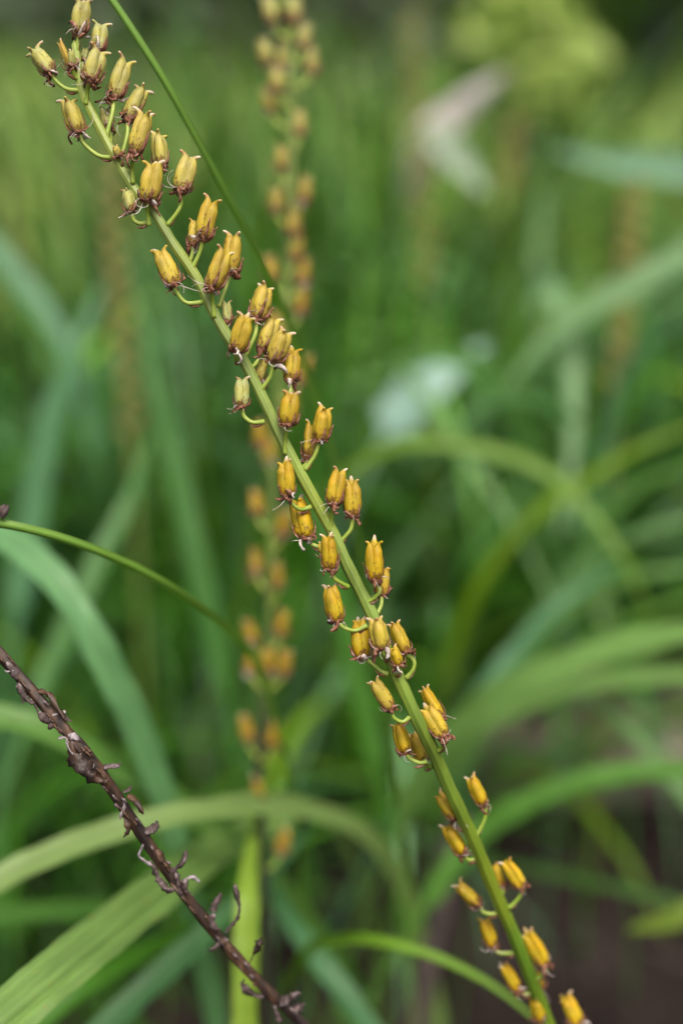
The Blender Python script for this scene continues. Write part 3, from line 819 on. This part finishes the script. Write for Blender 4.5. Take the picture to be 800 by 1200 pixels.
CL = [
    ('low green leaf clump behind the dead stalk', 40, .62, 40, ARCH, G_MID, .6, .06),
    ('shaded leaf clump at the left edge', -110, .80, 40, ARCH, G_MID, .9, .06),
    ('dark leaf clump around the foot of the blurred stalk', 240, .68, 40, ARCH, G_DARK, .6, .06),
    ('upright leaf clump behind the blurred stalk', 300, .82, 40, GRASS, G_MID, .85, .06),
    ('leaf clump behind the lower middle of the sharp stalk', 430, .80, 40, ARCH, G_MID, .75, .05),
    ('tall upright grass clump behind the top middle', 430, 1.10, 46, GRASS, (.06, .16, .006), 1.0, .07),
    ('bluish leaf clump behind the left middle', 110, .95, 40, ARCH, G_BLUE, .95, .07),
    ('tall grass clump behind the tip of the sharp stalk', 190, 1.25, 36, GRASS, (.055, .14, .02), 1.05, .09),
    ('arching leaf clump right of the sharp stalk at mid height', 610, .92, 46, ARCH, G_MID, .9, .06),
    ('leaf clump filling the right edge at mid height', 850, 1.02, 46, ARCH, (.05, .15, .02), .9, .06),
    ('bluish arching leaf clump at upper right', 740, 1.15, 46, ARCH, G_BLUE, 1.0, .09),
    ('leafy clump behind the pale arching leaf', 590, 1.25, 46, ARCH, G_BLUE, .95, .09),
    ('dark leaf clump beyond the left middle', 10, 1.35, 40, ARCH, G_BLUE, 1.0, .1),
    ('grass clump beyond the blurred stalk', 330, 1.5, 36, GRASS, (.05, .14, .012), 1.0, .1),
    ('leaves combed rightward from a clump beside the sharp stalk', 530, .86, 34, ARCH, (.06, .19, .02), .72, .05, 5, .55),
    ('leaves combed rightward in the middle of the right half', 640, .98, 34, ARCH, (.06, .18, .04), .85, .06, -5, .6),
    ('leaves bowing toward the camera at the right edge', 760, 1.05, 30, ARCH, (.06, .18, .03), .85, .06, -80, .7),
    ('broad leaves arching rightward just right of the sharp stalk', 520, .74, 9, BROAD, (.12, .27, .035), .78, .05, -10, .7),
    ('broad bluish leaves arching over in the centre right', 640, .86, 10, BROAD, (.11, .25, .09), .85, .06, -20, 1.2),
    ('broad leaves arching leftward from beyond the right edge', 930, 1.0, 10, BROAD, (.13, .28, .06), .85, .06, 175, .6),
    ('broad light leaves arching at the right edge above the middle', 800, .98, 10, BROAD, (.14, .29, .10), .92, .07, 170, 1.1),
    ('light arching leaves under the bluish level leaf', 690, 1.15, 11, BROAD, (.15, .30, .12), 1.0, .08),
    ('bright upright grass clump between the two stalks', 390, .95, 16, GRASS, (.13, .31, .025), .95, .06),
    ('light upright leaves left of the blurred stalk', 190, .84, 9, BROAD, (.10, .25, .05), .85, .06, 90, .8),
    ('light bluish leaves arching at the left edge', -20, .98, 9, BROAD, (.11, .26, .10), .95, .06, 30, .9),
    ('tangle of light leaves behind the middle of the sharp stalk', 490, .98, 14, MIDW, (.12, .28, .05), 1.0, .07),
    ('tangle of pale leaves beneath the pale arching leaf', 650, 1.04, 16, MIDW, (.15, .30, .10), 1.0, .08),
    ('tangle of light leaves near the right edge', 780, 1.10, 16, MIDW, (.14, .30, .07), 1.05, .08),
    ('far leaf clump at the right edge', 900, 1.5, 40, ARCH, G_MID, 1.05, .1),
    ('far leaf clump behind the whitish bent leaf', 540, 1.6, 40, ARCH, (.07, .15, .02), 1.0, .12),
]
for i, c in enumerate(CL):
    clump(c[0], c[1], c[2], c[3], c[4], c[5], c[6], c[7], *c[8:], seed=i)

# ------------------------------------------------------------------ meadow, litter
def grass_stuff():
    m = MB()
    r = random.Random(21)
    for i in range(6500):
        y = 1.7 + 5.5 * r.random() ** 1.3
        x = r.uniform(-1, 1) * (.34 * y + .35)
        h = r.uniform(.18, .42)
        a = r.uniform(0, 6.28)
        d = Vector((math.cos(a), math.sin(a), 0))
        b = r.uniform(.02, .28)
        n = 5
        pts = [Vector((x, y, 0)) + d * (b * (k / (n - 1)) ** 2) + Vector((0, 0, h * (k / (n - 1)) * (1 - .25 * (k / (n - 1))))) for k in range(n)]
        w0 = r.uniform(.006, .013)
        m.strip(pts, [w0 * (1 - .85 * (k / (n - 1)) ** 2) for k in range(n)], Vector((-d.y, d.x, 0)), .1, 3)
    k = NT('meadow_green')
    tc = k.n('ShaderNodeTexCoord')
    n1 = k.noise(tc.outputs['Object'], 3.5, 4)
    c = k.ramp(n1, [(0.3, (.06, .14, .03)), (.5, (.16, .29, .05)), (.7, (.37, .42, .14))])
    k.l(c, k.b.inputs['Base Color'])
    k.b.inputs['Roughness'].default_value = .6
    k.b.inputs['Specular IOR Level'].default_value = .2
    o = obj('meadow_grass', m.mesh('meadow_grass', k.m))
    tag(o, 'blurred green meadow grass filling the far background', 'grass', None, 'stuff')


grass_stuff()


def litter():
    m = MB()
    r = random.Random(5)
    for i in range(2600):
        x, y = r.uniform(-.7, .8), r.uniform(.35, 1.6)
        z = gz(x, y)
        a = r.uniform(0, 6.28)
        L, W = r.uniform(.004, .03), r.uniform(.002, .008)
        u = Vector((math.cos(a), math.sin(a), r.uniform(-.2, .2)))
        v = Vector((-u.y, u.x, r.uniform(-.3, .3)))
        c = Vector((x, y, z + .004))
        b = len(m.v)
        m.v += [c - u * L / 2, c + v * W / 2 + Vector((0, 0, .002)), c + u * L / 2, c - v * W / 2 + Vector((0, 0, .002)), c + Vector((0, 0, -.003))]
        for f in ((0, 1, 2), (0, 2, 3), (1, 0, 4), (2, 1, 4), (3, 2, 4), (0, 3, 4)):
            m.f.append(tuple(b + q for q in f)); m.mi.append(0)
    o = obj('leaf_litter', m.mesh('leaf_litter', M_litter))
    tag(o, 'brown crumbs of dead leaves scattered on the bare soil', 'leaf litter', None, 'stuff')


litter()


def ground_at(px, py):
    d = (P(px, py, 1) - CAM)
    return CAM + d * (-CAM_H / d.z)


def stone(label, px, py, sx, sy, sz, seed):
    m = MB()
    r = random.Random(seed)
    n, s = 9, 14
    off = Vector((r.uniform(0, 50),) * 3)
    for i in range(n):
        ph = math.pi * i / (n - 1)
        for j in range(s):
            th = 2 * math.pi * j / s
            d = Vector((math.sin(ph) * math.cos(th), math.sin(ph) * math.sin(th), math.cos(ph)))
            k = 1 + .3 * noise.noise(d * 1.3 + off) + .1 * noise.noise(d * 4 + off)
            m.v.append(Vector((d.x * sx * k, d.y * sy * k, d.z * sz * k)))
    for i in range(n - 1):
        for j in range(s):
            a, b = i * s + j, i * s + (j + 1) % s
            m.f.append((a, b, b + s, a + s)); m.mi.append(0)
    g = ground_at(px, py)
    o = obj('stone', m.mesh('stone', M_stone), None, (g.x, g.y, sz * .35))
    tag(o, label, 'stone')


stone('flat pinkish brown stone lying on the soil at lower right', 700, 885, .11, .09, .045, 4)

# pale bent dead stick upper middle, thin grey stick low
def stick(name, label, path, rad, mat, cat):
    pts = vspline([P(*p) for p in path], 24)
    full = root_path(pts, .03)
    m = MB()
    m.tube([p - full[0] for p in full], [rad * (1 + .15 * noise.noise(p * 60)) for p in full], 9)
    tag(obj(name, m.mesh(name, mat), None, full[0]), label, cat)


leaf_blade('dead_leaf', 'whitish dead leaf bent like an elbow in the upper middle', [(488, 235, 1.02), (491, 205, 1.0), (500, 165, .98), (530, 135, .97), (562, 108, .96), (592, 84, .95)], 20, (.8, .7, .66), 8, .1, True, False, M_pale, None, 'dead leaf')
leaf_blade('strap_leaf', 'short pale leaf hanging from the bend of the whitish dead leaf', [(500, 150, .97), (530, 178, .965), (568, 226, .96)], 17, (.36, .46, .34), 10, .1, True, False, None, None, 'leaf', .1)
stick('twig', 'thin greyish dead twig standing below the sharp stalk', [(480, 1230, .46), (500, 1130, .46), (520, 1040, .47), (540, 960, .48)], .004, M_litter, 'twig')

# brownish far stalks: seen as soft smears
def far_stalk(label, path, d, col, n, h0):
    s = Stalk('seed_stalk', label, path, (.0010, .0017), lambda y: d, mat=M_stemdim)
    r = random.Random(int(path[0][0]))
    y0, y1 = path[0][1], path[-1][1]
    for i in range(n):
        y = y0 + (h0 - y0) * (i + .5) / n
        sx = path_x(path, y)
        sgn = (-1) ** i
        k = FD / d
        s.cap((sx + sgn * 26 * k, y - 46 * k), (sx + sgn * 20 * k, y), 34 * k, (sx, y + 20 * k), r.uniform(-1, 1), None, .2, .5, col, r, False)
    return s


far_stalk('brownish far stalk blurred left of the tip of the sharp stalk', [(128, 150), (133, 300), (150, 450), (160, 620)], .72, (.13, .075, .025), 26, 520)
far_stalk('olive far stalk blurred right of the blurred stalk', [(480, 20), (492, 200), (500, 330), (505, 480)], .85, (.12, .095, .02), 24, 340)
far_stalk('brown far stalk blurred at upper right', [(742, 220), (735, 330), (722, 450), (715, 620)], .72, (.14, .08, .03), 24, 480)
far_stalk('orange brown far stalk tip above the pale leaves', [(602, 140), (597, 200), (590, 300)], 1.1, (.20, .09, .035), 14, 230)

# ------------------------------------------------------------------ shrubs and trees beyond
def crown_mesh(r, centers, n, size, mat):
    m = MB()
    for i in range(n):
        c, cr = r.choice(centers)
        d = Vector((r.gauss(0, 1), r.gauss(0, 1), r.gauss(0, 1))).normalized()
        p = c + d * (cr * (.45 + .55 * r.random() ** .6))
        u = Vector((r.gauss(0, 1), r.gauss(0, 1), r.gauss(0, .6))).normalized()
        v = u.cross(d + Vector((0, 0, .3))).normalized()
        L, W = size * r.uniform(.6, 1.3), size * r.uniform(.3, .6)
        b = len(m.v)
        m.v += [p - u * L / 2, p + v * W / 2 + d * W * .15, p + u * L / 2, p - v * W / 2 + d * W * .15]
        m.f += [(b, b + 1, b + 2), (b, b + 2, b + 3)]
        m.mi += [0, 0]
    return m.mesh('crown', mat, True)


def mat_foliage(name, c0, c1, c2, sc_=2.0):
    k = NT(name)
    tc = k.n('ShaderNodeTexCoord')
    n1 = k.noise(tc.outputs['Object'], sc_, 3)
    c = k.ramp(n1, [(0.32, c0), (.5, c1), (.68, c2)])
    k.l(c, k.b.inputs['Base Color'])
    k.b.inputs['Roughness'].default_value = .6
    k.b.inputs['Specular IOR Level'].default_value = .3
    tr = k.n('ShaderNodeBsdfTranslucent')
    k.l(k.mix(1.0, c, (1.1, 1.25, .4), 'MULTIPLY'), tr.inputs['Color'])
    ms = k.n('ShaderNodeMixShader')
    ms.inputs[0].default_value = .4
    k.l(k.b.outputs[0], ms.inputs[1])
    k.l(tr.outputs[0], ms.inputs[2])
    k.l(ms.outputs[0], k.t.nodes['Material Output'].inputs['Surface'])
    return k.m


F_DARK = mat_foliage('shrub_dark', (.012, .04, .016), (.024, .065, .024), (.045, .10, .03))
F_MID = mat_foliage('shrub_mid', (.07, .16, .03), (.13, .26, .04), (.20, .34, .08))
F_LIME = mat_foliage('shrub_lime', (.36, .46, .12), (.43, .54, .17), (.5, .6, .24))
F_GREY = mat_foliage('shrub_grey', (.12, .16, .10), (.19, .24, .15), (.30, .34, .22))


def shrub(name, label, cat, px, dist, h, rad, mat, seed, leaf=.05, n=2600, trunk_r=.03, clear=.15, group=None, low=.8):
    r = random.Random(seed)
    x = (px - 400) * K * (dist * CP + CAM_H * SP)
    root = thing(name, label, cat, (x, dist, 0), group)
    m = MB()
    top = Vector((r.uniform(-.1, .1) * h, 0, h * .8))
    m.tube(vspline([Vector((0, 0, -.05)), Vector((.02 * h, 0, h * .3)), top], 10), [trunk_r * (1 - .07 * i) for i in range(10)], 8)
    cents = []
    for i in range(9):
        z = h * (clear + (1 - clear) * r.random() ** low)
        a = r.uniform(0, 6.28)
        rr = rad * (.35 + .55 * r.random()) * (1.1 - .5 * z / h)
        c = Vector((math.cos(a) * rr, math.sin(a) * rr, min(z, h - rad * .3)))
        cents.append((c, rad * r.uniform(.35, .6)))
        m.tube(vspline([Vector((0, 0, max(.02, c.z * .45))), c * .5 + Vector((0, 0, c.z * .25)), c], 6), [trunk_r * .45 * (1 - .12 * k) for k in range(6)], 6)
    obj('trunk', m.mesh('trunk', M_bark), root)
    obj('crown', crown_mesh(r, cents, n, leaf, mat), root)


shrub('shrub', 'dark bushy shrub in the far top left corner', 'shrub', 50, 4.2, 1.6, .75, F_DARK, 1, .09, group='far shrubs', clear=.03, low=1.6)
shrub('shrub', 'greyish far shrub behind the top of the blurred stalk', 'shrub', 290, 4.0, 1.5, .8, F_GREY, 2, .08, group='far shrubs', clear=.03, low=1.6)
shrub('shrub', 'olive grey far shrub right of the blurred stalk', 'shrub', 455, 3.6, 1.3, .65, F_GREY, 3, .08, group='far shrubs', clear=.03, low=1.6)
shrub('shrub', 'small lime green shrub glowing at the upper right', 'shrub', 606, 1.95, .405, .10, F_LIME, 14, .05, 420, .012, .6, group='far shrubs')
shrub('shrub', 'mid green shrub in the top right corner', 'shrub', 745, 2.9, .95, .42, F_MID, 5, .07, group='far shrubs', clear=.03, low=1.6)
shrub('shrub', 'green far shrub beyond the right edge', 'shrub', 890, 3.4, 1.4, .7, F_MID, 6, .08, group='far shrubs', clear=.03, low=1.6)
shrub('shrub', 'dull far shrub between the grey trunks', 'shrub', 590, 4.6, 1.6, .8, F_GREY, 8, .1, group='far shrubs', clear=.03, low=1.6)
shrub('tree', 'slim grey trunked tree in the far top middle', 'tree', 530, 5.8, 4.2, 1.2, F_GREY, 9, .12, 3000, .07, .45, group='far trees')
shrub('tree', 'far tree rising beyond the left shrubs', 'tree', 150, 7.5, 5.0, 1.6, F_DARK, 10, .14, 3000, .09, .2, group='far trees')
shrub('tree', 'far tree rising beyond the right shrubs', 'tree', 760, 7.2, 5.0, 1.7, F_MID, 12, .14, 3000, .09, .2, group='far trees')


def wood():
    r = random.Random(31)
    cents = [(Vector((r.uniform(-9, 9), r.uniform(9.5, 13), r.uniform(.3, 6.5))), r.uniform(.8, 1.6)) for _ in range(130)]
    o = obj('woodland', crown_mesh(r, cents, 26000, .32, F_DARK))
    tag(o, 'dim green woodland closing off the far background', 'woodland', None, 'stuff')


wood()
